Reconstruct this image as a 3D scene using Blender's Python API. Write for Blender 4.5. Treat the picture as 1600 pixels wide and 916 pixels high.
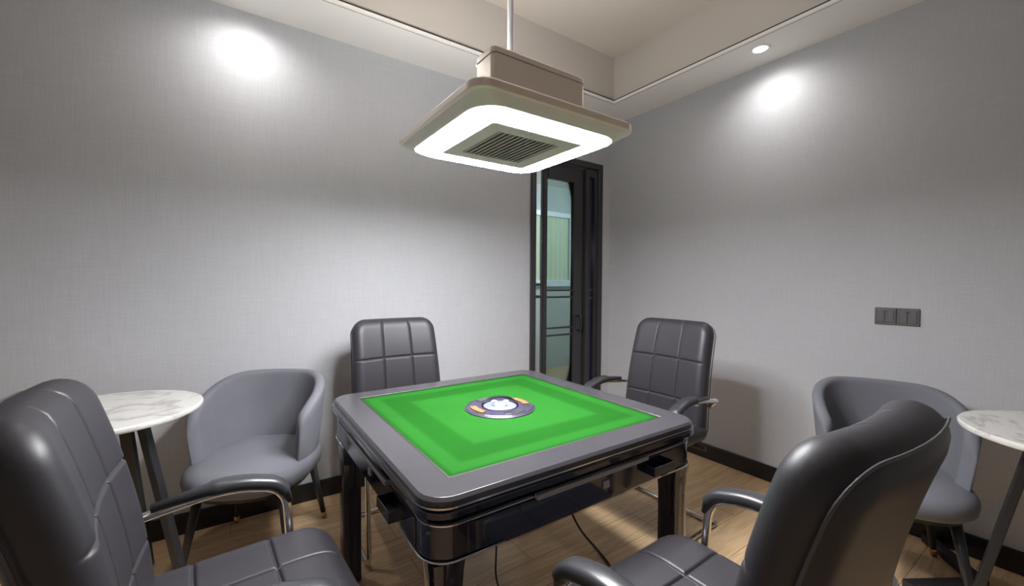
import bpy, bmesh, math, random
from mathutils import Vector, Matrix
random.seed(7)
for o in list(bpy.data.objects): bpy.data.objects.remove(o)
C = bpy.context.scene.collection
R = math.radians
sc = bpy.context.scene

# ------------------------------------------------------------------ camera, world, exposure
def setup_camera():
    yaw, pitch, roll, h = R(55.624), R(-1.493), R(.345), 1.229
    fw = Vector((math.cos(yaw)*math.cos(pitch), math.sin(yaw)*math.cos(pitch), math.sin(pitch)))
    rt = Vector((math.sin(yaw), -math.cos(yaw), 0)); up = rt.cross(fw)
    r2 = math.cos(roll)*rt + math.sin(roll)*up
    u2 = -math.sin(roll)*rt + math.cos(roll)*up
    m = Matrix((r2, u2, -fw)).transposed().to_4x4(); m.translation = (0, 0, h)
    cd = bpy.data.cameras.new('camera'); cd.sensor_width = 36; cd.lens = 649.835/1600*36
    cd.clip_start = .02
    co = bpy.data.objects.new('camera', cd); C.objects.link(co); co.matrix_world = m
    sc.camera = co
setup_camera()
w = bpy.data.worlds.new('world'); sc.world = w; w.use_nodes = True
w.node_tree.nodes['Background'].inputs[0].default_value = (.75, .82, 1, 1)
w.node_tree.nodes['Background'].inputs[1].default_value = .3
sc.view_settings.view_transform = 'Standard'; sc.view_settings.look = 'None'
sc.view_settings.gamma = 1; sc.view_settings.use_curve_mapping = False
sc.view_settings.exposure = 0.0
RING_STRENGTH = 142.0
SPOT_W = 18.0
UP_STRENGTH = 110.0
FAR_W = 60.0

# ------------------------------------------------------------------ dimensions
XR, YL, ZC, ZT, WI = 2.773, 2.541, 2.594, 2.944, .334
XB, YB = -1.55, -1.45
TX, TY = .841, 1.305
LX, LY = .832, 1.235

# ------------------------------------------------------------------ materials
def nt(name):
    m = bpy.data.materials.new(name); m.use_nodes = True
    return m, m.node_tree, m.node_tree.nodes['Principled BSDF']
def bump(t, b, scale, strength, dist=.002, detail=4, stretch=None):
    tc = t.nodes.new('ShaderNodeTexCoord'); mp = t.nodes.new('ShaderNodeMapping')
    n = t.nodes.new('ShaderNodeTexNoise'); bu = t.nodes.new('ShaderNodeBump')
    if stretch: mp.inputs['Scale'].default_value = stretch
    n.inputs['Scale'].default_value = scale; n.inputs['Detail'].default_value = detail
    bu.inputs['Strength'].default_value = strength; bu.inputs['Distance'].default_value = dist
    t.links.new(tc.outputs['Object'], mp.inputs[0]); t.links.new(mp.outputs[0], n.inputs['Vector'])
    t.links.new(n.outputs[0], bu.inputs['Height']); t.links.new(bu.outputs[0], b.inputs['Normal'])
    return n
def plain(name, col, rough=.5, metal=0, bscale=0, bstr=.2, bdist=.001, coat=0, var=0, spec=.5):
    m, t, b = nt(name)
    b.inputs['Base Color'].default_value = (*col, 1); b.inputs['Roughness'].default_value = rough
    b.inputs['Metallic'].default_value = metal; b.inputs['Coat Weight'].default_value = coat
    b.inputs['Specular IOR Level'].default_value = spec
    n = None
    if bscale: n = bump(t, b, bscale, bstr, bdist)
    if var:
        tc = t.nodes.new('ShaderNodeTexCoord'); n2 = t.nodes.new('ShaderNodeTexNoise'); n2.inputs['Scale'].default_value = 6
        n2.inputs['Detail'].default_value = 5
        r = t.nodes.new('ShaderNodeValToRGB')
        r.color_ramp.elements[0].position = .3; r.color_ramp.elements[1].position = .7
        r.color_ramp.elements[0].color = (*[c*(1-var) for c in col], 1); r.color_ramp.elements[1].color = (*[c*(1+var) for c in col], 1)
        t.links.new(tc.outputs['Object'], n2.inputs['Vector']); t.links.new(n2.outputs[0], r.inputs[0]); t.links.new(r.outputs[0], b.inputs['Base Color'])
    return m
def emit(name, col, s):
    m, t, b = nt(name)
    b.inputs['Base Color'].default_value = (*col, 1)
    b.inputs['Emission Color'].default_value = (*col, 1); b.inputs['Emission Strength'].default_value = s
    return m

def wallpaper():
    m, t, b = nt('grey_linen_wallpaper')
    tc = t.nodes.new('ShaderNodeTexCoord')
    outs = []
    for sc3 in ((260, 260, 9), (14, 14, 300)):
        mp = t.nodes.new('ShaderNodeMapping'); mp.inputs['Scale'].default_value = sc3
        n = t.nodes.new('ShaderNodeTexNoise'); n.inputs['Scale'].default_value = 1; n.inputs['Detail'].default_value = 3
        t.links.new(tc.outputs['Object'], mp.inputs[0]); t.links.new(mp.outputs[0], n.inputs['Vector']); outs.append(n.outputs[0])
    ad = t.nodes.new('ShaderNodeMath'); ad.operation = 'ADD'
    t.links.new(outs[0], ad.inputs[0]); t.links.new(outs[1], ad.inputs[1])
    n3 = t.nodes.new('ShaderNodeTexNoise'); n3.inputs['Scale'].default_value = 1.6; n3.inputs['Detail'].default_value = 4
    t.links.new(tc.outputs['Object'], n3.inputs['Vector'])
    a2 = t.nodes.new('ShaderNodeMath'); a2.operation = 'MULTIPLY_ADD'; a2.inputs[1].default_value = .5
    t.links.new(n3.outputs[0], a2.inputs[0]); t.links.new(ad.outputs[0], a2.inputs[2])
    r = t.nodes.new('ShaderNodeMapRange')
    r.inputs['From Min'].default_value = .8; r.inputs['From Max'].default_value = 1.7
    r.inputs['To Min'].default_value = 0; r.inputs['To Max'].default_value = 1
    t.links.new(a2.outputs[0], r.inputs[0])
    mx = t.nodes.new('ShaderNodeMix'); mx.data_type = 'RGBA'
    mx.inputs[6].default_value = (.455, .46, .49, 1); mx.inputs[7].default_value = (.54, .545, .575, 1)
    t.links.new(r.outputs[0], mx.inputs[0]); t.links.new(mx.outputs[2], b.inputs['Base Color'])
    bu = t.nodes.new('ShaderNodeBump'); bu.inputs['Strength'].default_value = .25; bu.inputs['Distance'].default_value = .0012
    t.links.new(ad.outputs[0], bu.inputs['Height']); t.links.new(bu.outputs[0], b.inputs['Normal'])
    b.inputs['Roughness'].default_value = .62
    return m
def wood_floor():
    m, t, b = nt('light_oak_planks')
    tc = t.nodes.new('ShaderNodeTexCoord'); mp = t.nodes.new('ShaderNodeMapping')
    t.links.new(tc.outputs['Object'], mp.inputs[0])
    br = t.nodes.new('ShaderNodeTexBrick'); br.offset = .4
    br.inputs['Scale'].default_value = 1; br.inputs['Brick Width'].default_value = 1.1; br.inputs['Row Height'].default_value = .16
    br.inputs['Mortar Size'].default_value = .0015; br.inputs['Mortar Smooth'].default_value = .3
    br.inputs['Color1'].default_value = (.66, .47, .275, 1); br.inputs['Color2'].default_value = (.76, .57, .36, 1)
    br.inputs['Mortar'].default_value = (.25, .16, .09, 1)
    t.links.new(mp.outputs[0], br.inputs['Vector'])
    m2 = t.nodes.new('ShaderNodeMapping'); m2.inputs['Scale'].default_value = (2.2, 26, 1)
    n = t.nodes.new('ShaderNodeTexNoise'); n.inputs['Scale'].default_value = 1.6; n.inputs['Detail'].default_value = 7; n.inputs['Distortion'].default_value = 1.2
    t.links.new(tc.outputs['Object'], m2.inputs[0]); t.links.new(m2.outputs[0], n.inputs['Vector'])
    r = t.nodes.new('ShaderNodeValToRGB'); r.color_ramp.elements[0].position = .3; r.color_ramp.elements[1].position = .72
    r.color_ramp.elements[0].color = (.72, .66, .6, 1); r.color_ramp.elements[1].color = (1.08, 1.05, 1.0, 1)
    t.links.new(n.outputs[0], r.inputs[0])
    mx = t.nodes.new('ShaderNodeMix'); mx.data_type = 'RGBA'; mx.blend_type = 'MULTIPLY'; mx.inputs[0].default_value = 1
    t.links.new(br.outputs[0], mx.inputs[6]); t.links.new(r.outputs[0], mx.inputs[7]); t.links.new(mx.outputs[2], b.inputs['Base Color'])
    b.inputs['Roughness'].default_value = .38
    return m
def marble():
    m, t, b = nt('white_marble')
    tc = t.nodes.new('ShaderNodeTexCoord'); n = t.nodes.new('ShaderNodeTexNoise')
    n.inputs['Scale'].default_value = 2.6; n.inputs['Detail'].default_value = 8; n.inputs['Distortion'].default_value = 2.2
    t.links.new(tc.outputs['Object'], n.inputs['Vector'])
    r = t.nodes.new('ShaderNodeValToRGB')
    e = r.color_ramp.elements; e[0].position = .44; e[0].color = (.74, .73, .70, 1); e[1].position = .56; e[1].color = (.74, .73, .70, 1)
    k = e.new(.49); k.color = (.50, .49, .47, 1); k2 = e.new(.52); k2.color = (.66, .64, .60, 1)
    t.links.new(n.outputs[0], r.inputs[0]); t.links.new(r.outputs[0], b.inputs['Base Color']); b.inputs['Roughness'].default_value = .25
    return m
def felt_mat():
    m, t, b = nt('green_felt')
    tc = t.nodes.new('ShaderNodeTexCoord'); sp = t.nodes.new('ShaderNodeSeparateXYZ'); t.links.new(tc.outputs['Object'], sp.inputs[0])
    def ab(o):
        a = t.nodes.new('ShaderNodeMath'); a.operation = 'ABSOLUTE'; t.links.new(o, a.inputs[0]); return a.outputs[0]
    mxx = t.nodes.new('ShaderNodeMath'); mxx.operation = 'MAXIMUM'
    t.links.new(ab(sp.outputs[0]), mxx.inputs[0]); t.links.new(ab(sp.outputs[1]), mxx.inputs[1])
    r = t.nodes.new('ShaderNodeValToRGB'); r.color_ramp.interpolation = 'LINEAR'
    L = (.012, .098, .010, 1); D = (.007, .072, .0055, 1)
    e = r.color_ramp.elements
    e[0].position = 0; e[0].color = L; e[1].position = .245; e[1].color = L
    for p, c in ((.262, D), (.335, D), (.350, L), (.385, L), (.392, D)):
        k = e.new(p); k.color = c
    t.links.new(mxx.outputs[0], r.inputs[0])
    n = t.nodes.new('ShaderNodeTexNoise'); n.inputs['Scale'].default_value = 5; n.inputs['Detail'].default_value = 5
    t.links.new(tc.outputs['Object'], n.inputs['Vector'])
    r2 = t.nodes.new('ShaderNodeMapRange'); r2.inputs['To Min'].default_value = .85; r2.inputs['To Max'].default_value = 1.15
    t.links.new(n.outputs[0], r2.inputs[0])
    mx = t.nodes.new('ShaderNodeMix'); mx.data_type = 'RGBA'; mx.blend_type = 'MULTIPLY'; mx.inputs[0].default_value = 1
    t.links.new(r.outputs[0], mx.inputs[6]); t.links.new(r2.outputs[0], mx.inputs[7]); t.links.new(mx.outputs[2], b.inputs['Base Color'])
    b.inputs['Roughness'].default_value = .95; b.inputs['Specular IOR Level'].default_value = .1
    bu = t.nodes.new('ShaderNodeBump'); n2 = t.nodes.new('ShaderNodeTexNoise'); n2.inputs['Scale'].default_value = 900
    t.links.new(tc.outputs['Object'], n2.inputs['Vector']); bu.inputs['Strength'].default_value = .3; bu.inputs['Distance'].default_value = .001
    t.links.new(n2.outputs[0], bu.inputs['Height']); t.links.new(bu.outputs[0], b.inputs['Normal'])
    return m
def glass_mat(name, tint, refl=1.5):
    m = bpy.data.materials.new(name); m.use_nodes = True; t = m.node_tree
    t.nodes.remove(t.nodes['Principled BSDF']); out = t.nodes['Material Output']
    tr = t.nodes.new('ShaderNodeBsdfTransparent'); tr.inputs[0].default_value = (*tint, 1)
    gl = t.nodes.new('ShaderNodeBsdfGlossy'); gl.inputs['Roughness'].default_value = .02
    f = t.nodes.new('ShaderNodeFresnel'); f.inputs[0].default_value = refl
    mx = t.nodes.new('ShaderNodeMixShader'); t.links.new(f.outputs[0], mx.inputs[0])
    t.links.new(tr.outputs[0], mx.inputs[1]); t.links.new(gl.outputs[0], mx.inputs[2]); t.links.new(mx.outputs[0], out.inputs[0])
    return m
M = dict(
    wall=wallpaper(), floor=wood_floor(), marble=marble(), felt=felt_mat(),
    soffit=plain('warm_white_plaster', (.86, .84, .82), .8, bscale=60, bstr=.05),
    riser=plain('beige_riser_darkened', (.56, .52, .48), .85, bscale=50, bstr=.05),  # ceiling beige darkened to tone down the added upward glow
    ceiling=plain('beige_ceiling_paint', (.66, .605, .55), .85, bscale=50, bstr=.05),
    base=plain('black_gloss_skirting', (.012, .012, .014), .22),
    leather=plain('charcoal_leather', (.028, .026, .032), .45, bscale=260, bstr=.22, bdist=.0008),
    shell=plain('black_leather_backing', (.042, .039, .042), .42, bscale=200, bstr=.15, bdist=.0008),
    thread=plain('seam_piping', (.075, .072, .08), .45),
    pad=plain('black_arm_pad', (.032, .032, .036), .33),
    chrome=plain('chrome', (.78, .77, .75), .12, 1),
    velvet=plain('grey_velvet', (.165, .168, .195), .85, bscale=420, bstr=.3, bdist=.0008, var=.07),
    black=plain('black_metal', (.018, .018, .02), .38),
    brass=plain('brass', (.55, .34, .12), .3, 1),
    rim=plain('graphite_satin_rim', (.050, .047, .054), .24, 0, bscale=500, bstr=.04),
    navy=plain('navy_black_lacquer', (.009, .011, .030), .10, coat=.5),
    silver=plain('silver_trim', (.62, .62, .66), .22, 1),
    greybar=plain('grey_plastic', (.34, .33, .34), .35),
    champagne=plain('champagne_metal', (.92, .83, .75), .30, .30, bscale=300, bstr=.04),
    panel=plain('lamp_panel_grey', (.86, .82, .81), .45),
    louver=plain('louver_grey', (.78, .73, .72), .5),
    dark=plain('dark_void', (.02, .02, .02), .8),
    white=plain('white_enamel', (.84, .85, .88), .35),
    ring=emit('led_ring_diffuser', (.975, .98, 1), RING_STRENGTH),
    up=emit('added_ceiling_fill', (1, .985, .96), UP_STRENGTH),
    led=emit('downlight_lens', (1, .97, .92), 30),
    gap=plain('black_strip', (.015, .012, .012), .6),  # plain black for the ceiling strip and the felt gasket
    smoke=plain('smoked_plastic', (.035, .035, .045), .15),
    switch=plain('grey_switch_plastic', (.115, .115, .115), .35),
    glass=glass_mat('tinted_door_glass', (.62, .70, .70), 1.45),
    clear=glass_mat('clear_dome', (.9, .92, .95), 1.35),
    frame=plain('black_door_frame', (.035, .033, .036), .28),
    pvc=plain('white_window_frame', (.75, .8, .86), .4),
    curtain=emit('glowing_green_curtain', (.40, .46, .33), .5),  # window daylight put in as the curtain's own emission
    farwall=plain('far_wall_paint', (.50, .54, .52), .8, bscale=40, bstr=.05),
    die=plain('white_die', (.85, .85, .88), .3),
    plate=plain('dice_plate_grey', (.22, .22, .26), .3),
    purple=plain('console_purple', (.055, .045, .09), .35, .3, var=.3),
    amber=plain('amber_button', (.25, .13, .05), .35),
    cable=plain('black_cable', (.02, .018, .018), .5),
    backdrop=plain('pale_green_curtain', (.50, .60, .40), .9),
)

# ------------------------------------------------------------------ helpers
def link(name, verts, faces, mat, parent=None, smooth=False, bevel=0, seg=2, auto=None):
    me = bpy.data.meshes.new(name); me.from_pydata([tuple(v) for v in verts], [], faces); me.validate(); me.update()
    b = bmesh.new(); b.from_mesh(me); bmesh.ops.recalc_face_normals(b, faces=b.faces); b.to_mesh(me); b.free()
    o = bpy.data.objects.new(name, me); C.objects.link(o)
    if isinstance(mat, (list, tuple)):
        for k in mat: me.materials.append(k)
    else: me.materials.append(mat)
    if parent: o.parent = parent
    if smooth:
        for p in me.polygons: p.use_smooth = True
    if bevel:
        md = o.modifiers.new('bevel', 'BEVEL'); md.width = bevel; md.segments = seg; md.limit_method = 'ANGLE'; md.angle_limit = R(40)
    return o
class MB:
    def __init__(s): s.v = []; s.f = []
    def add(s, v, f):
        k = len(s.v); s.v += [tuple(a) for a in v]; s.f += [[i+k for i in q] for q in f]; return s
    def box(s, a, b):
        x0, y0, z0 = a; x1, y1, z1 = b
        return s.add([(x0,y0,z0),(x1,y0,z0),(x1,y1,z0),(x0,y1,z0),(x0,y0,z1),(x1,y0,z1),(x1,y1,z1),(x0,y1,z1)],
                     [[0,3,2,1],[4,5,6,7],[0,1,5,4],[1,2,6,5],[2,3,7,6],[3,0,4,7]])
    def tube(s, path, r, n=12, closed=False):
        P = [Vector(p) for p in path]; N = len(P); rs = r if isinstance(r, (list, tuple)) else [r]*N
        T = []
        for i in range(N):
            if closed: d = P[(i+1) % N]-P[i-1]
            else: d = P[min(i+1, N-1)]-P[max(i-1, 0)]
            T.append(d.normalized())
        up = Vector((0, 0, 1)) if abs(T[0].z) < .9 else Vector((1, 0, 0))
        nrm = (up - T[0]*up.dot(T[0])).normalized(); V = []
        for i in range(N):
            nrm = (nrm - T[i]*nrm.dot(T[i])).normalized(); bi = T[i].cross(nrm)
            for k in range(n):
                a = 2*math.pi*k/n; V.append(P[i]+(nrm*math.cos(a)+bi*math.sin(a))*rs[i])
        F = []
        for i in range(N if closed else N-1):
            j = (i+1) % N
            for k in range(n):
                F.append([i*n+k, i*n+(k+1) % n, j*n+(k+1) % n, j*n+k])
        if not closed: F += [list(range(n))[::-1], [(N-1)*n+k for k in range(n)]]
        return s.add(V, F)
    def loft(s, rings, cap=True):
        n = len(rings[0]); V = [p for r in rings for p in r]; F = []
        for i in range(len(rings)-1):
            for k in range(n): F.append([i*n+k, i*n+(k+1) % n, (i+1)*n+(k+1) % n, (i+1)*n+k])
        if cap: F += [list(range(n))[::-1], [(len(rings)-1)*n+k for k in range(n)]]
        return s.add(V, F)
    def loft_closed(s, rings):
        n = len(rings[0]); m = len(rings); V = [p for r in rings for p in r]; F = []
        for i in range(m):
            j = (i+1) % m
            for k in range(n): F.append([i*n+k, i*n+(k+1) % n, j*n+(k+1) % n, j*n+k])
        return s.add(V, F)
    def lathe(s, prof, n=32, c=(0, 0, 0)):
        return s.loft([[(c[0]+r*math.cos(2*math.pi*k/n), c[1]+r*math.sin(2*math.pi*k/n), c[2]+z) for k in range(n)] for r, z in prof])
    def build(s, name, mat, parent=None, **kw): return link(name, s.v, s.f, mat, parent, **kw)
def rrect(hx, hy, r, z, n=8, c=(0, 0)):
    pts = []
    for q, (sx, sy) in enumerate(((1, 1), (-1, 1), (-1, -1), (1, -1))):
        for k in range(n+1):
            a = math.pi/2*(q + k/n)
            pts.append((c[0]+sx*(hx-r)+r*math.cos(a), c[1]+sy*(hy-r)+r*math.sin(a), z))
    return pts
def fillet(P, rad, n=6):
    P = [Vector(p) for p in P]; out = [P[0]]
    for i in range(1, len(P)-1):
        a = (P[i-1]-P[i]); b = (P[i+1]-P[i]); r = min(rad if not isinstance(rad, (list, tuple)) else rad[i-1], a.length*.49, b.length*.49)
        p0 = P[i]+a.normalized()*r; p1 = P[i]+b.normalized()*r
        for k in range(n+1):
            t = k/n; out.append(p0*(1-t)**2+P[i]*2*t*(1-t)+p1*t*t)
    out.append(P[-1]); return out
def empty(name, loc, rz=0, label=None, cat=None, group=None):
    o = bpy.data.objects.new(name, None); C.objects.link(o); o.location = loc; o.rotation_euler = (0, 0, rz); o.empty_display_size = .1
    tag(o, label, cat, group); return o
def tag(o, label=None, cat=None, group=None, kind=None):
    if label: o['label'] = label
    if cat: o['category'] = cat
    if group: o['group'] = group
    if kind: o['kind'] = kind
    return o
def struct(o, label=None): o['kind'] = 'structure'; return o
def copy_tree(o, parent=None):
    c = o.copy(); C.objects.link(c); c.parent = parent
    for ch in [x for x in o.children]: copy_tree(ch, c)
    return c

# ------------------------------------------------------------------ room shell
TH = .14
DX0, DX1, DZ = 1.903, 2.664, 2.235      # door opening
b = MB()
b.box((XB-TH, YL, 0), (DX0, YL+TH, 3.1)).box((DX0, YL, DZ), (DX1, YL+TH, 3.1)).box((DX1, YL, 0), (XR, YL+TH, 3.1))
struct(b.build('wall_left', M['wall']))
struct(MB().box((XR, YB-TH, 0), (XR+TH, YL+TH, 3.1)).build('wall_right', M['wall']))
struct(MB().box((XB-TH, YB-TH, 0), (XR, YB, 3.1)).build('wall_front', M['wall']))
struct(MB().box((XB-TH, YB, 0), (XB, YL, 3.1)).build('wall_back', M['wall']))
struct(MB().box((XB-TH, YB-TH, -.1), (5.2, 4.75, 0)).build('floor', M['floor']))
struct(MB().box((XB, YB, ZT), (XR, YL, ZT+.1)).build('ceiling', M['ceiling']))
# dropped border of the ceiling: four bands with a vertical inner face
def ring_box(x0, y0, x1, y1, wd, z0, z1):
    m = MB(); o = [(x0,y0),(x1,y0),(x1,y1),(x0,y1)]; i = [(x0+wd,y0+wd),(x1-wd,y0+wd),(x1-wd,y1-wd),(x0+wd,y1-wd)]
    V = [(x,y,z0) for x,y in o]+[(x,y,z0) for x,y in i]+[(x,y,z1) for x,y in o]+[(x,y,z1) for x,y in i]
    F = []
    for k in range(4):
        j = (k+1) % 4
        F += [[k,j,4+j,4+k],[8+k,8+j,12+j,12+k],[k,j,8+j,8+k],[4+k,4+j,12+j,12+k]]
    return m.add(V, F)
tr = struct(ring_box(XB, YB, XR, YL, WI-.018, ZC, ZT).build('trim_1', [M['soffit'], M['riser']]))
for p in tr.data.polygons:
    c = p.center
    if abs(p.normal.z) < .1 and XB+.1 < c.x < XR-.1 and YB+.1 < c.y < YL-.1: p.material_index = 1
struct(ring_box(XB+WI+.008-.018, YB+WI+.008-.018, XR-WI-.008+.018, YL-WI-.008+.018, .016, ZC-.003, ZC+.02).build('trim_2', M['gap']))
struct(ring_box(XB+WI-.006, YB+WI-.006, XR-WI+.006, YL-WI+.006, .014, ZC-.004, ZC+.012).build('trim_3', M['soffit']))
BBH, BBT = .10, .016
def bb(name, a, c): return struct(MB().box(a, c).build(name, M['base'], bevel=.004))
bb('baseboard_left', (XB, YL-BBT, 0), (DX0-.06, YL, BBH))
bb('baseboard_right', (XR-BBT, YB, 0), (XR, YL-BBT, BBH))
bb('baseboard_back', (XB, YB+BBT, 0), (XB+BBT, YL-BBT, BBH))
bb('baseboard_front', (XB, YB, 0), (XR-BBT, YB+BBT, BBH))

# ------------------------------------------------------------------ the room beyond the door
FY = 4.6
struct(MB().box((1.0, FY, 0), (5.2, FY+.1, 2.6)).build('wall_far', M['farwall']))
struct(MB().box((.9, YL+TH, 0), (1.0, FY+.1, 2.6)).build('wall_far_left', M['farwall']))
struct(MB().box((5.2, YL+TH, 0), (5.3, FY+.1, 2.6)).build('wall_far_right', M['farwall']))
struct(MB().box((XR+TH, YL, 0), (5.2, YL+TH, 2.6)).build('wall_far_side', M['farwall']))
struct(MB().box((.9, YL+TH, 2.6), (5.3, FY+.1, 2.7)).build('ceiling_far', M['soffit']))
# window of the far room
wx0, wx1, wz0, wz1 = 3.1, 4.13, 1.26, 2.16
wf = MB()
wf.box((wx0-.07, FY-.05, wz0-.09), (wx1+.07, FY-.002, wz0)).box((wx0-.07, FY-.05, wz1), (wx1+.07, FY-.002, wz1+.07))
wf.box((wx0-.07, FY-.05, wz0), (wx0, FY-.002, wz1)).box((wx1, FY-.05, wz0), (wx1+.07, FY-.002, wz1)).box((3.60, FY-.045, wz0), (3.65, FY-.002, wz1))
wo = struct(wf.build('window_1', M['pvc'], bevel=.006))
cv = []; n = 60
for k in range(n+1):
    x = wx0+(wx1-wx0)*k/n; y = FY-.018+.006*math.sin(k*1.3)
    cv += [(x, y, wz0), (x, y, wz1)]
link('curtain', cv, [[2*k, 2*k+2, 2*k+3, 2*k+1] for k in range(n)], M['curtain'], wo, smooth=True)

# ------------------------------------------------------------------ door
def door():
    d = struct(MB().box((DX0, YL-.02, 0), (DX0+.045, YL+TH+.01, DZ)).box((DX0, YL-.02, DZ-.05), (DX1, YL+TH+.01, DZ))
               .box((DX1-.05, YL-.02, 0), (DX1, YL+TH+.01, DZ-.05)).build('door_1', M['frame'], bevel=.004))
    # narrow fixed side light next to the left jamb
    f = MB()
    x0, x1 = DX0+.045, 2.05
    f.box((x1+.006, YL+.03, 0), (x1+.045, YL+.07, DZ-.05))
    f.box((x0, YL+.035, 1.20), (x1, YL+.06, 1.222)).box((x0, YL+.035, 1.105), (x1, YL+.06, 1.127)).box((x0, YL+.03, 0), (x1, YL+.07, .08))
    f.build('side_light_frame', M['frame'], d, bevel=.003)
    MB().box((x0, YL+.046, .08), (x1, YL+.050, DZ-.05)).build('side_light_pane', M['clear'], d)
    # main leaf
    l = MB(); a, c = 2.095, 2.47
    l.box((c-.10, YL+.02, .01), (c, YL+.06, DZ-.055)).box((a, YL+.02, DZ-.18), (c-.10, YL+.06, DZ-.055)).box((a, YL+.02, .01), (c-.10, YL+.06, .14))
    for z in (1.165, 1.11, .86, .80, .33, .27):
        l.box((a, YL+.028, z-.007), (c-.10, YL+.052, z+.007))
    lo = l.build('door_leaf', M['frame'], d, bevel=.003)
    MB().box((a, YL+.036, .14), (c-.10, YL+.041, DZ-.18)).build('pane', M['glass'], lo)
    h = MB(); h.tube(fillet([(c-.05, YL+.02, .95), (c-.05, YL-.02, .95), (c-.05, YL-.02, .83), (c-.05, YL+.02, .83)], .02), .009)
    h.build('handle', M['black'], lo, smooth=True)
    # folded second leaf seen at the right jamb
    l2 = MB()
    l2.box((c+.012, YL-.005, .01), (c+.05, YL+.055, DZ-.055)).box((DX1-.075, YL-.005, .01), (DX1-.05, YL+.055, DZ-.055))
    l2.box((c+.05, YL-.005, DZ-.12), (DX1-.075, YL+.055, DZ-.055)).box((c+.05, YL-.005, .01), (DX1-.075, YL+.055, .1))
    l2.box((c+.05, YL+.01, 1.16), (DX1-.075, YL+.04, 1.175)).box((c+.05, YL+.01, 1.09), (DX1-.075, YL+.04, 1.105))
    o2 = l2.build('folded_leaf', M['frame'], d, bevel=.003)
    MB().box((c+.05, YL+.02, .1), (DX1-.075, YL+.026, DZ-.12)).build('dark_pane', M['navy'], o2)
door()

# ------------------------------------------------------------------ downlights
def downlight(x, y, label, group=None, watts=SPOT_W):
    t = empty('recessed_downlight', (x, y, ZC), 0, label, 'downlight', group)
    MB().lathe([(.038, -.001), (.038, -.006), (.050, -.004), (.054, 0), (.038, 0)], 32).build('trim_ring', M['white'], t, smooth=True)
    MB().lathe([(.037, -.0025), (.015, -.0045), (.001, -.005), (.001, -.0005), (.037, -.0005)], 32).build('lens', M['led'], t, smooth=True)
    ld = bpy.data.lights.new('downlight_beam', 'SPOT'); ld.energy = watts; ld.spot_size = R(164); ld.spot_blend = 1; ld.shadow_soft_size = .035
    ld.color = (1, .975, .94)
    lo = bpy.data.objects.new('downlight_beam', ld); C.objects.link(lo); lo.parent = t; lo.location = (0, 0, -.012)
    return t
downlight(XR-.206, 1.214, 'recessed downlight in the ceiling border above the right-hand wall')
downlight(.089, YL-.20, 'recessed downlight in the ceiling border above the left-hand wall')

# ------------------------------------------------------------------ switches on the right wall
def switches():
    for k, (y, lab) in enumerate(((.672, 'grey wall switch plate, the left one of the pair on the right-hand wall'), (.586, 'grey wall switch plate, the right one of the pair on the right-hand wall'))):
        t = empty('wall_switch', (XR, y, 1.068), 0, lab, 'light switch', 'switch plates on the right-hand wall')
        MB().box((-.009, -.0425, -.043), (0, .0425, .043)).build('cover_plate', M['switch'], t, bevel=.003)
        for s in (-1, 1):
            MB().box((-.0125, s*.0175-.0155, -.031), (-.008, s*.0175+.0155, .031)).build('rocker', M['switch'], t, bevel=.0025)
        MB().box((-.0135, -.009, .02), (-.0115, .009, .0235)).build('indicator', M['black'], t)
switches()

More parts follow.
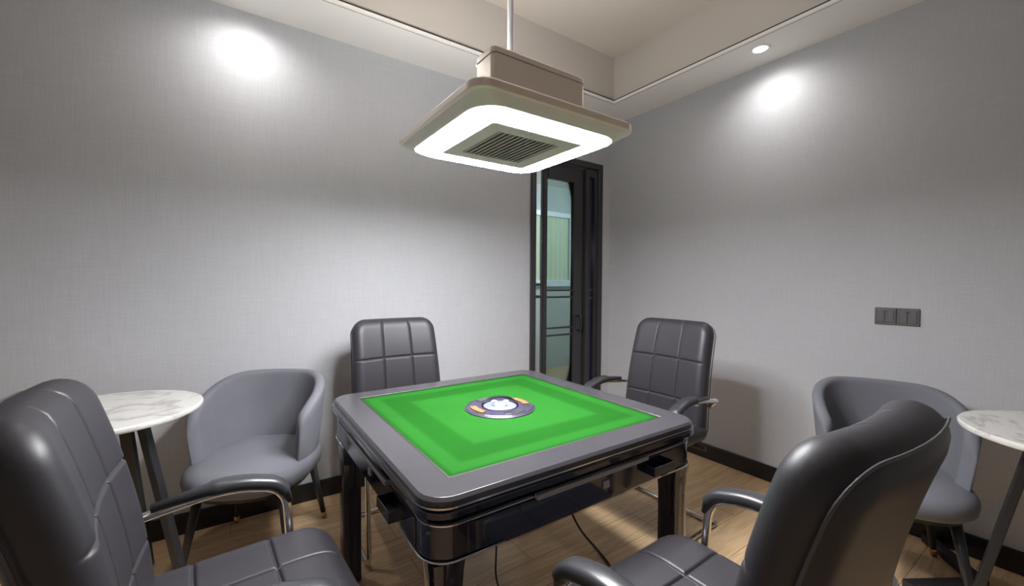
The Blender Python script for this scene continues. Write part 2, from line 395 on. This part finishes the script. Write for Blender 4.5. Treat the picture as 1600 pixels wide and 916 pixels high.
# ------------------------------------------------------------------ pendant lamp over the table
def pendant():
    z0 = 1.718
    t = empty('pendant_lamp', (LX, LY, z0), 0, 'square champagne metal pendant lamp with a glowing white ring above the green table', 'lamp')
    H, r = .310, .055
    p = MB(); p.loft([rrect(H-.006, H-.006, r, .012, 8), rrect(H, H, r, .016, 8), rrect(H, H, r, .036, 8), rrect(H-.006, H-.006, r, .042, 8), rrect(H-.05, H-.05, r, .052, 8)])
    p.build('lamp_body', M['champagne'], t, bevel=.0015)
    p = MB(); p.loft([rrect(.275, .275, .085, -.010, 8), rrect(.282, .282, .085, -.006, 8), rrect(H-.008, H-.008, r, .0118, 8)]); p.build('bottom_panel', M['panel'], t)
    g = MB(); g.loft_closed([rrect(.259, .259, .085, -.009), rrect(.259, .259, .085, -.015), rrect(.254, .254, .08, -.017), rrect(.190, .190, .016, -.017), rrect(.184, .184, .014, -.015), rrect(.184, .184, .014, -.009)])
    g.build('light_ring', M['ring'], t)
    q = MB(); q.loft_closed([rrect(.182, .182, .014, -.009), rrect(.182, .182, .014, -.018), rrect(.124, .124, .006, -.018), rrect(.124, .124, .006, -.009)])
    gf = q.build('grille_frame', M['louver'], t, bevel=.002)
    s = MB()
    for k in range(13):
        x = -.118+k*.0186; s.add([(x-.001,-.123,-.0165),(x+.010,-.123,-.0115),(x+.010,.123,-.0115),(x-.001,.123,-.0165),(x,-.123,-.0180),(x+.011,-.123,-.0130),(x+.011,.123,-.0130),(x,.123,-.0180)],
                         [[0,1,2,3],[4,5,6,7],[0,1,5,4],[1,2,6,5],[2,3,7,6],[3,0,4,7]])
    s.build('louver_slats', M['louver'], gf)
    MB().box((-.1235, -.1235, -.0108), (.1235, .1235, -.0102)).build('grille_backing', M['greybar'], gf)
    MB().loft([rrect(.225, .225, .05, .048, 6), rrect(.19, .19, .03, .066, 6), rrect(.185, .185, .03, .092, 6)]).build('upper_deck', M['champagne'], t, bevel=.0015)
    h = MB(); c_ = (0, -.130); h.loft([rrect(.185, .055, .016, .090, 6, c_), rrect(.185, .055, .016, .204, 6, c_), rrect(.181, .051, .014, .210, 6, c_)])
    ho = h.build('housing', M['champagne'], t, bevel=.001)
    MB().loft_closed([rrect(.1865, .0565, .017, z_, 6, c_) if k_ else rrect(.180, .050, .016, z_, 6, c_) for z_, k_ in ((.186, 1), (.189, 1), (.189, 0), (.186, 0))]).build('seam_band', M['greybar'], ho)
    MB().loft_closed([rrect(.165, .10, .02, .0925, 6, (0, .06)), rrect(.165, .10, .02, .096, 6, (0, .06)), rrect(.05, .03, .01, .096, 6, (0, .06)), rrect(.05, .03, .01, .0925, 6, (0, .06))]).build('added_ceiling_fill', M['up'], t)  # glow added on top of the lamp to brighten the ceiling
    MB().lathe([(.045, .088), (.045, .100), (.02, .110), (.0115, .112), (.0115, ZT-z0-.03), (.05, ZT-z0-.03), (.058, ZT-z0-.005), (.058, ZT-z0)], 28).build('suspension_rod', M['white'], t, smooth=True, bevel=.001)
    return t
pendant()

# ------------------------------------------------------------------ automatic mahjong table
def mahjong_table():
    t = empty('mahjong_table', (TX, TY, 0), 0, 'square automatic mahjong table with green felt top and black lacquer body', 'table')
    # top rim
    m = MB(); m.loft_closed([rrect(.500, .500, .07, .733), rrect(.500, .500, .07, .752), rrect(.493, .493, .066, .760), rrect(.411, .411, .006, .760), rrect(.408, .408, .004, .7575), rrect(.408, .408, .004, .733)])
    m.build('top_rim', M['rim'], t, bevel=.001)
    MB().loft_closed([rrect(.5035, .5035, .072, .737), rrect(.5035, .5035, .072, .741), rrect(.498, .498, .07, .741), rrect(.498, .498, .07, .737)]).build('edge_trim', M['silver'], t)
    MB().loft_closed([rrect(.500, .500, .07, .712), rrect(.504, .504, .072, .716), rrect(.504, .504, .072, .728), rrect(.498, .498, .07, .733), rrect(.40, .40, .01, .733), rrect(.40, .40, .01, .712)]).build('lower_rim', M['navy'], t)
    MB().box((-.4035, -.4035, .742), (.4035, .4035, .7570)).build('felt_top', M['felt'], t)
    MB().loft_closed([rrect(.4085, .4085, .004, .745), rrect(.4085, .4085, .004, .7585), rrect(.4030, .4030, .004, .7585), rrect(.4030, .4030, .004, .745)]).build('felt_gasket', M['gap'], t)
    # body: recess, apron
    MB().loft([rrect(.478, .478, .06, .700), rrect(.478, .478, .06, .713)]).build('shadow_recess', M['black'], t)
    ap = MB(); ap.loft([rrect(.452, .452, .04, .585), rrect(.484, .484, .06, .602), rrect(.488, .488, .064, .610), rrect(.488, .488, .064, .694), rrect(.482, .482, .06, .701)])
    body = ap.build('apron', M['navy'], t, bevel=.002)
    MB().loft_closed([rrect(.490, .490, .066, .690), rrect(.490, .490, .066, .6935), rrect(.485, .485, .064, .6935), rrect(.485, .485, .064, .690)]).build('apron_trim', M['silver'], body)
    # corner guards with bright lower trim
    for q in range(4):
        a0 = q*math.pi/2; pts = []
        cs = []
        for k in range(9):
            a = math.pi/2*k/8; cs.append((.424+.068*math.cos(a), .424+.068*math.sin(a)))
        cs = [(.492, .30)]+cs+[(.30, .492)]
        ro = lambda x, y: (x*math.cos(a0)-y*math.sin(a0), x*math.sin(a0)+y*math.cos(a0))
        m = MB(); m.tube([(*ro(x, y), .6115) for x, y in cs], .0028, 8); m.build('corner_trim', M['silver'], t, smooth=True)
        # leg: fluted rounded post
        lx, ly = ro(.437, .437); m = MB()
        def fl(hw, z):
            out = []
            for k in range(48):
                a = 2*math.pi*k/48; rr = hw/max(abs(math.cos(a)), abs(math.sin(a)))**.72
                rr *= 1-.045*(.5+.5*math.cos(8*a)); out.append((lx+rr*math.cos(a), ly+rr*math.sin(a), z))
            return out
        m.loft([fl(.036, .012), fl(.038, .02), fl(.038, .50), fl(.042, .57), fl(.046, .606)])
        lg = m.build('leg', M['navy'], t, bevel=.001)
        MB().lathe([(.028, 0), (.032, .004), (.032, .014)], 24, (lx, ly, 0)).build('foot_pad', M['black'], lg)
        # side drawer, handle strip, chip tray and pull-out cup shelf
        def tb(a, c):
            m = MB().box(a, c); m.v = [(*ro(v[0], v[1]), v[2]) for v in m.v]; return m
        dr = tb((-.40, -.4915, .618), (.40, -.486, .686)).build('drawer_front', M['navy'], t, bevel=.0015)
        tb((-.21, -.503, .686), (.22, -.487, .699)).build('score_bar', M['greybar'], dr, bevel=.002)
        m = tb((.22, -.525, .640), (.32, -.488, .644))
        for (a, c) in (((.22,-.525,.644),(.223,-.488,.668)),((.317,-.525,.644),(.32,-.488,.668)),((.22,-.525,.644),(.32,-.522,.668))):
            k = tb(a, c); m.add(k.v, k.f)
        m.build('pull_out_tray', M['smoke'], t, bevel=.001)
        tb((.03, -.4955, .645), (.055, -.487, .667)).build('coin_slot', M['greybar'], dr, bevel=.002)
    # motor box underneath
    MB().loft([rrect(.26, .26, .05, .54), rrect(.30, .30, .05, .587)]).build('motor_housing', M['black'], t)
    # centre console
    z = .7570
    c = MB().lathe([(.132, z), (.132, z+.003), (.126, z+.006), (.06, z+.008), (.001, z+.008), (.001, z)], 56).build('centre_console', M['purple'], t, smooth=False)
    for k in range(4):
        a = math.pi/2*k; m = MB()
        for j in range(1):
            V = []; F = []
            for i in range(9):
                aa = a-.42+.84*i/8
                for r_ in (.088, .112): V.append((r_*math.cos(aa), r_*math.sin(aa), z+.007))
                for r_ in (.088, .112): V.append((r_*math.cos(aa), r_*math.sin(aa), z+.0115))
            for i in range(8):
                b0 = 4*i; b1 = b0+4
                F += [[b0+2,b0+3,b1+3,b1+2],[b0,b0+2,b1+2,b1],[b0+1,b1+1,b1+3,b0+3]]
            F += [[0,1,3,2],[32,34,35,33]]
            m.add(V, F)
        m.build('start_button', M['amber'] if k % 2 == 0 else M['silver'], c)
    MB().loft_closed([[(r_*math.cos(2*math.pi*k/48), r_*math.sin(2*math.pi*k/48), zz) for k in range(48)] for r_, zz in ((.118, z+.006), (.122, z+.009), (.126, z+.006), (.122, z+.004))]).build('console_ring', M['silver'], c, smooth=True)
    prof = [(.070*math.cos(a), z+.008+.034*math.sin(a)) for a in [math.pi/2*i/8 for i in range(8)]]+[(.001, z+.042)]
    MB().lathe(prof, 40).build('dice_dome', M['clear'], c, smooth=True)
    MB().lathe([(.062, z+.008), (.062, z+.0085), (.001, z+.0085)], 40).build('dice_plate', M['plate'], c)
    for (x, y, a) in ((-.018, .012, .4), (.02, -.01, 1.0)):
        m = MB().box((-.009, -.009, 0), (.009, .009, .018))
        m.v = [(x+v[0]*math.cos(a)-v[1]*math.sin(a), y+v[0]*math.sin(a)+v[1]*math.cos(a), z+.009+v[2]) for v in m.v]
        m.build('die', M['die'], c, bevel=.002)
    return t
mahjong_table()

# ------------------------------------------------------------------ quilted office armchair
def axis(L, e, n):
    """coordinates from -L to L, dense near both ends"""
    ed = [0, .03, .10, .22, .40, .65]
    left = [-L+e*q for q in ed]; mid = [-L+e+(2*L-2*e)*k/n for k in range(n+1)]
    return left+mid+[-v for v in left[::-1]]
def cushion(W, H, T, r, e, su, sv, seamw=.004, seamd=.006, taper=0, nx=40, ny=40, back_flat=.5):
    """closed pillow: local u across, v up, front +n. returns points(u,v,n) and faces"""
    us = axis(1, .12, nx); vs = axis(H/2, e, ny); V = []; idx = {}
    def refine(a, ss, k):
        for s in ss:
            a = [q for q in a if abs(q-s*k) > seamw*3.2*k]+[(s+seamw*d)*k for d in (-3, -2, -1.3, -.8, -.4, 0, .4, .8, 1.3, 2, 3)]
        return sorted(a)
    us = refine(us, su, 2/W); vs = refine(vs, sv, 1)
    F = []
    def hw(v):
        w = W/2 - taper*(v+H/2)/H; k = abs(v)-(H/2-r)
        if k > 0: w -= r-math.sqrt(max(r*r-k*k, 0))
        return w
    def thick(u, v):
        w = hw(v); du = w-abs(u)
        kx = abs(u)-((W/2-taper*(v+H/2)/H)-r); kz = abs(v)-(H/2-r)
        if kx > 0 and kz > 0: d = r-math.hypot(kx, kz)
        else: d = min(du, H/2-abs(v))
        d = max(0, min(d/e, 1)); return math.sqrt(max(0, 1-(1-d)**2))
    nu, nv = len(us), len(vs)
    for side in (1, -1):
        for j, v in enumerate(vs):
            w = hw(v)
            for i, a in enumerate(us):
                edge = i in (0, nu-1) or j in (0, nv-1)
                if side == -1 and edge: idx[(side, i, j)] = idx[(1, i, j)]; continue
                u = a*w; th = 0 if edge else thick(u, v)
                if side == 1:
                    n = T*.5*th
                    g = 0
                    for s in su: g = max(g, math.exp(-((u-s*(w/(W/2)))/seamw)**2))
                    for s in sv: g = max(g, math.exp(-((v-s)/seamw)**2))
                    # puff between seams
                    n -= seamd*g*th**3
                else: n = -T*back_flat*th
                idx[(side, i, j)] = len(V); V.append((u, v, n))
        for j in range(nv-1):
            for i in range(nu-1):
                q = [idx[(side, i, j)], idx[(side, i+1, j)], idx[(side, i+1, j+1)], idx[(side, i, j+1)]]
                F.append(q)
    return V, F, hw, vs
def office_chair(loc, rz, label):
    t = empty('office_armchair', loc, rz, label, 'chair', 'black quilted office armchairs around the mahjong table')
    # seat
    V, F, hw, vs = cushion(.50, .50, .095, .075, .05, (-.083, .083), (-.08, .085), seamd=.007)
    P = []
    for u, v, n in V:
        z = .468+n - .020*max(0, (v-.12)/.13)**2 + .012*(abs(u)/.25)**2
        P.append((u, v+.01, z))
    link('seat', P, F, M['leather'], t, smooth=True)
    # backrest, curved and leaning
    lo, hi = .43, 1.03; H = hi-lo
    V, F, hw, vs = cushion(.485, H, .100, .07, .048, (-.080, .080), (-.11, .09), seamd=.007, taper=.018)
    cy = -.205
    def bmap(u, v, n):
        s = (v+H/2)/H                       # 0 bottom 1 top
        y = cy-.025*s-.085*s**2.2+.055*(abs(u)/.235)**2*.5
        dy = -(.025+.187*s**1.2)/H; L = math.hypot(1, dy)
        z = lo+s*H*.99
        return (u, y+n/L, z-n*dy/L*1)
    link('backrest', [bmap(*p) for p in V], F, M['leather'], t, smooth=True)
    # piping round the back edge
    loop = []
    for v in vs: loop.append((hw(v), v))
    top = [(u, H/2) for u in [hw(H/2)*(1-2*k/8) for k in range(1, 8)]]
    loop = loop+top+[(-hw(v), v) for v in vs[::-1]]+[(-u, -H/2) for u, _ in top]
    sc_ = .985
    pp = [bmap(u*sc_, v*sc_, -.034) for u, v in loop]
    cl = [pp[0]]
    for q in pp[1:]:
        if (Vector(q)-Vector(cl[-1])).length > .004: cl.append(q)
    MB().tube(cl, .0024, 6, closed=True).build('piping', M['thread'], t, smooth=True)
    # chrome side frames
    for s in (-1, 1):
        x = .265*s
        path = fillet([(x*.86, -.235, .60), (x, -.25, .640), (x, .01, .672), (x, .145, .632), (x, .165, .32), (x, .19, .012), (x, -.25, .012)], [.03, .12, .06, .2, .05, .05], 8)
        f = MB().tube(path, .0115, 14).build('side_frame', M['chrome'], t, smooth=True)
        pth = fillet([(x, -.15, .668), (x, .02, .685), (x, .130, .650), (x, .156, .590)], [.12, .06], 10)
        rings = []
        n = len(pth)
        for i, p in enumerate(pth):
            d = (Vector(pth[min(i+1, n-1)])-Vector(pth[max(i-1, 0)])).normalized(); nn = Vector((0, -d.z, d.y))
            k = i/(n-1); sc2 = min(1, .45+8*k, .45+8*(1-k))
            w_, h_ = .029*sc2, .018*sc2
            rings.append([Vector(p)+Vector((1, 0, 0))*w_*math.copysign(abs(math.cos(a))**.7, math.cos(a))+nn*h_*math.copysign(abs(math.sin(a))**.8, math.sin(a)) for a in [2*math.pi*q/16 for q in range(16)]])
        MB().loft(rings).build('arm_pad', M['pad'], t, smooth=True)
        MB().tube([(x, .162, .40), (x*.8, .14, .415)], .008, 10).build('seat_bracket', M['chrome'], t, smooth=True)
    MB().tube([(-.275, -.24, .012), (.275, -.24, .012)], .0115, 14).build('floor_bar', M['chrome'], t, smooth=True)
    for yy in (-.16, .13): MB().tube([(-.255, yy, .41), (.255, yy, .41)], .011, 12).build('seat_support', M['black'], t, smooth=True)
    MB().box((-.17, -.245, .395), (.17, -.165, .42)).box((-.17, -.250, .395), (.17, -.238, .50)).build('back_bracket', M['black'], t, bevel=.004)
    return t
chair = office_chair((.832, .49, 0), R(-1), 'black quilted office armchair in the right foreground with its back to the viewer')
def place(loc, rz, label):
    c = copy_tree(chair); c.location = loc; c.rotation_euler = (0, 0, rz); c['label'] = label; return c
place((.007, 1.075, 0), R(-86), 'black quilted office armchair at the left edge, nearest the left foreground')
place((.752, 1.966, 0), R(180), 'black quilted office armchair behind the green table against the left-hand wall')
place((1.77, 1.385, 0), R(92), 'black quilted office armchair behind the green table in front of the right-hand wall')

# ------------------------------------------------------------------ grey tub chairs
def tub_chair(loc, rz, label):
    t = empty('tub_chair', loc, rz, label, 'chair', 'grey velvet tub chairs beside the marble tables')
    # shell in plan: superellipse, front (open side) at +y
    A = R(118); N = 64; rings = []
    def plan(phi, r):        # phi 0 = back (-y)
        c, s = math.cos(phi), math.sin(phi); e = 2/2.4
        return (r*math.copysign(abs(s)**e, s), -r*math.copysign(abs(c)**e, c))
    def topz(phi):
        k = min(1, abs(phi)/A); return .775-.15*max(0, (k-.25)/.75)**1.9
    for i in range(N+1):
        phi = -A+2*A*i/N; zt = topz(phi); endk = min(1, (A-abs(phi))/R(8)); th = .046*math.sqrt(max(.02, 1-(1-endk)**2))
        zt -= (1-math.sqrt(max(0, 1-(1-endk)**2)))*.05
        prof = []
        z0 = .345
        def rad(z): k = (z-z0)/(.775-z0); return .225+.048*k**.8 if k > 0 else .225
        for z in [z0+(zt-z0-.02)*q/9 for q in range(10)]: prof.append((rad(z), z))
        for q in range(1, 6):
            a = math.pi*q/6; prof.append((rad(zt-.02)-th/2+th/2*math.cos(a), zt-.02+.020*math.sin(a)))
        for z in [z0+(zt-z0-.02)*q/9 for q in range(9, -1, -1)]: prof.append((rad(z)-th, z))
        rings.append([(*plan(phi, r), z) for r, z in prof])
    MB().loft(rings).build('back_shell', M['velvet'], t, smooth=True)
    # rim seam piping
    seam = [(*plan(-A*.97+2*A*.97*i/N, .285), topz(-A*.97+2*A*.97*i/N)-.004) for i in range(N+1)]
    def sup(r, z, yo=.012, ex=2.7, k=1):
        r *= 1.055
        out = []
        for i in range(48):
            a = 2*math.pi*i/48; c, s = math.cos(a), math.sin(a); e = 2/ex
            out.append((r*math.copysign(abs(c)**e, c), yo+r*1.02*math.copysign(abs(s)**e, s)*(1.06 if s > 0 else 1), z))
        return out
    MB().loft([sup(.18, .345), sup(.218, .350), sup(.236, .37), sup(.240, .40), sup(.238, .415), sup(.225, .438), sup(.19, .452), sup(.10, .459), sup(.01, .460)]).build('seat', M['velvet'], t, smooth=True)
    MB().loft([sup(.17, .325), sup(.205, .33), sup(.205, .346)]).build('seat_base', M['black'], t)
    for sx in (-1, 1):
        for sy in (-1, 1):
            a = Vector((.165*sx, .165*sy, .335)); bt = Vector((.215*sx, .215*sy, 0))
            l = MB().tube([a, a.lerp(bt, .5), bt], [.019, .0155, .011], 14).build('leg', M['black'], t, smooth=True)
            c0 = bt.lerp(a, .11)
            MB().tube([c0, bt], [.0135, .0118], 14).build('brass_cap', M['brass'], l, smooth=True)
    return t
tub = tub_chair((.115, 2.215, 0), R(180-28), 'grey velvet tub chair beside the left marble table, against the left-hand wall')
t2 = copy_tree(tub); t2.location = (2.345, .55, 0); t2.rotation_euler = (0, 0, R(90+25))
t2['label'] = 'grey velvet tub chair against the right-hand wall, partly hidden by the foreground armchair'

# ------------------------------------------------------------------ round marble side tables
def side_table(loc, rz, label):
    t = empty('round_side_table', loc, rz, label, 'table', 'round marble side tables with black legs')
    MB().lathe([(.282, .728), (.297, .733), (.300, .740), (.300, .748), (.296, .752), (.001, .752), (.001, .728)], 80).build('marble_top', M['marble'], t, smooth=False, bevel=.001)
    MB().lathe([(.165, .716), (.165, .728)], 32).build('mounting_plate', M['black'], t)
    for k in range(4):
        a = R(45+90*k); c, s = math.cos(a), math.sin(a)
        p0 = Vector((.122*c, .122*s, .72)); p1 = Vector((.265*c, .265*s, 0)); tn = Vector((-s, c, 0)); rn = Vector((c, s, 0))
        MB().loft([[p+tn*.021*q1+rn*.012*q2 for q1, q2 in ((-1,-1),(1,-1),(1,1),(-1,1))] for p in (p0, p1)]).build('leg', M['black'], t, bevel=.003)
    return t
st = side_table((-.385, 2.08, 0), R(25), 'round white marble side table with black legs left of the left tub chair')
s2 = copy_tree(st); s2.location = (2.23, .027, 0); s2.rotation_euler = (0, 0, R(56))
s2['label'] = 'round white marble side table with black legs at the right edge of the photo'

# low black frame on the floor
def floor_frame():
    t = empty('floor_frame', (2.505, .282, 0), 0, 'low black metal frame on the floor below the right tub chair', 'metal frame')
    A_, B_, D_ = Vector((0, 0, .02)), Vector((.24, .21, .02)), Vector((-.27, .17, .02))
    for p, q in ((A_, B_), (A_, D_)):
        d = (q-p).normalized(); nn = Vector((-d.y, d.x, 0))
        MB().loft([[x+nn*.022*a+Vector((0, 0, .018))*c for a, c in ((-1,-1),(1,-1),(1,1),(-1,1))] for x in (p, q)]).build('frame_bar', M['black'], t, bevel=.003)
floor_frame()

# ------------------------------------------------------------------ cables under the table
pts = [(.63, .94, .006), (.78, 1.02, .006), (.88, 1.10, .006), (.86, 1.25, .006), (.82, 1.30, .10), (.84, 1.305, .538)]
tag(MB().tube(fillet(pts, .09, 8), .0035, 8).build('power_cable', M['cable'], smooth=True), 'thin black power cable trailing on the floor under the green table', 'cable')
tag(MB().tube(fillet([(1.08, 1.25, .538), (1.14, 1.22, .26), (1.26, 1.14, .10), (1.34, 1.20, .006), (1.40, 1.36, .006)], .1, 8), .0045, 8).build('hanging_cord', M['cable'], smooth=True),
    'black cord hanging from the green table towards the chair by the right-hand wall', 'cable')

# ------------------------------------------------------------------ lamp added out of view to light the far room
def added_far_lamp():
    t = empty('added_room_lamp', (4.4, 3.3, 2.6), 0, 'added lamp lighting the room beyond the glass door', 'lamp')
    MB().lathe([(.15, 0), (.16, -.02), (.14, -.05), (.06, -.07), (.001, -.072), (.001, 0)], 40).build('diffuser', emit('added_far_glow', (.9, .95, 1), 2), t, smooth=True)
    ld = bpy.data.lights.new('added_far_light', 'POINT'); ld.energy = FAR_W; ld.shadow_soft_size = .15; ld.color = (.85, .93, 1)
    lo = bpy.data.objects.new('added_far_light', ld); C.objects.link(lo); lo.parent = t; lo.location = (0, 0, -.25)
added_far_lamp()
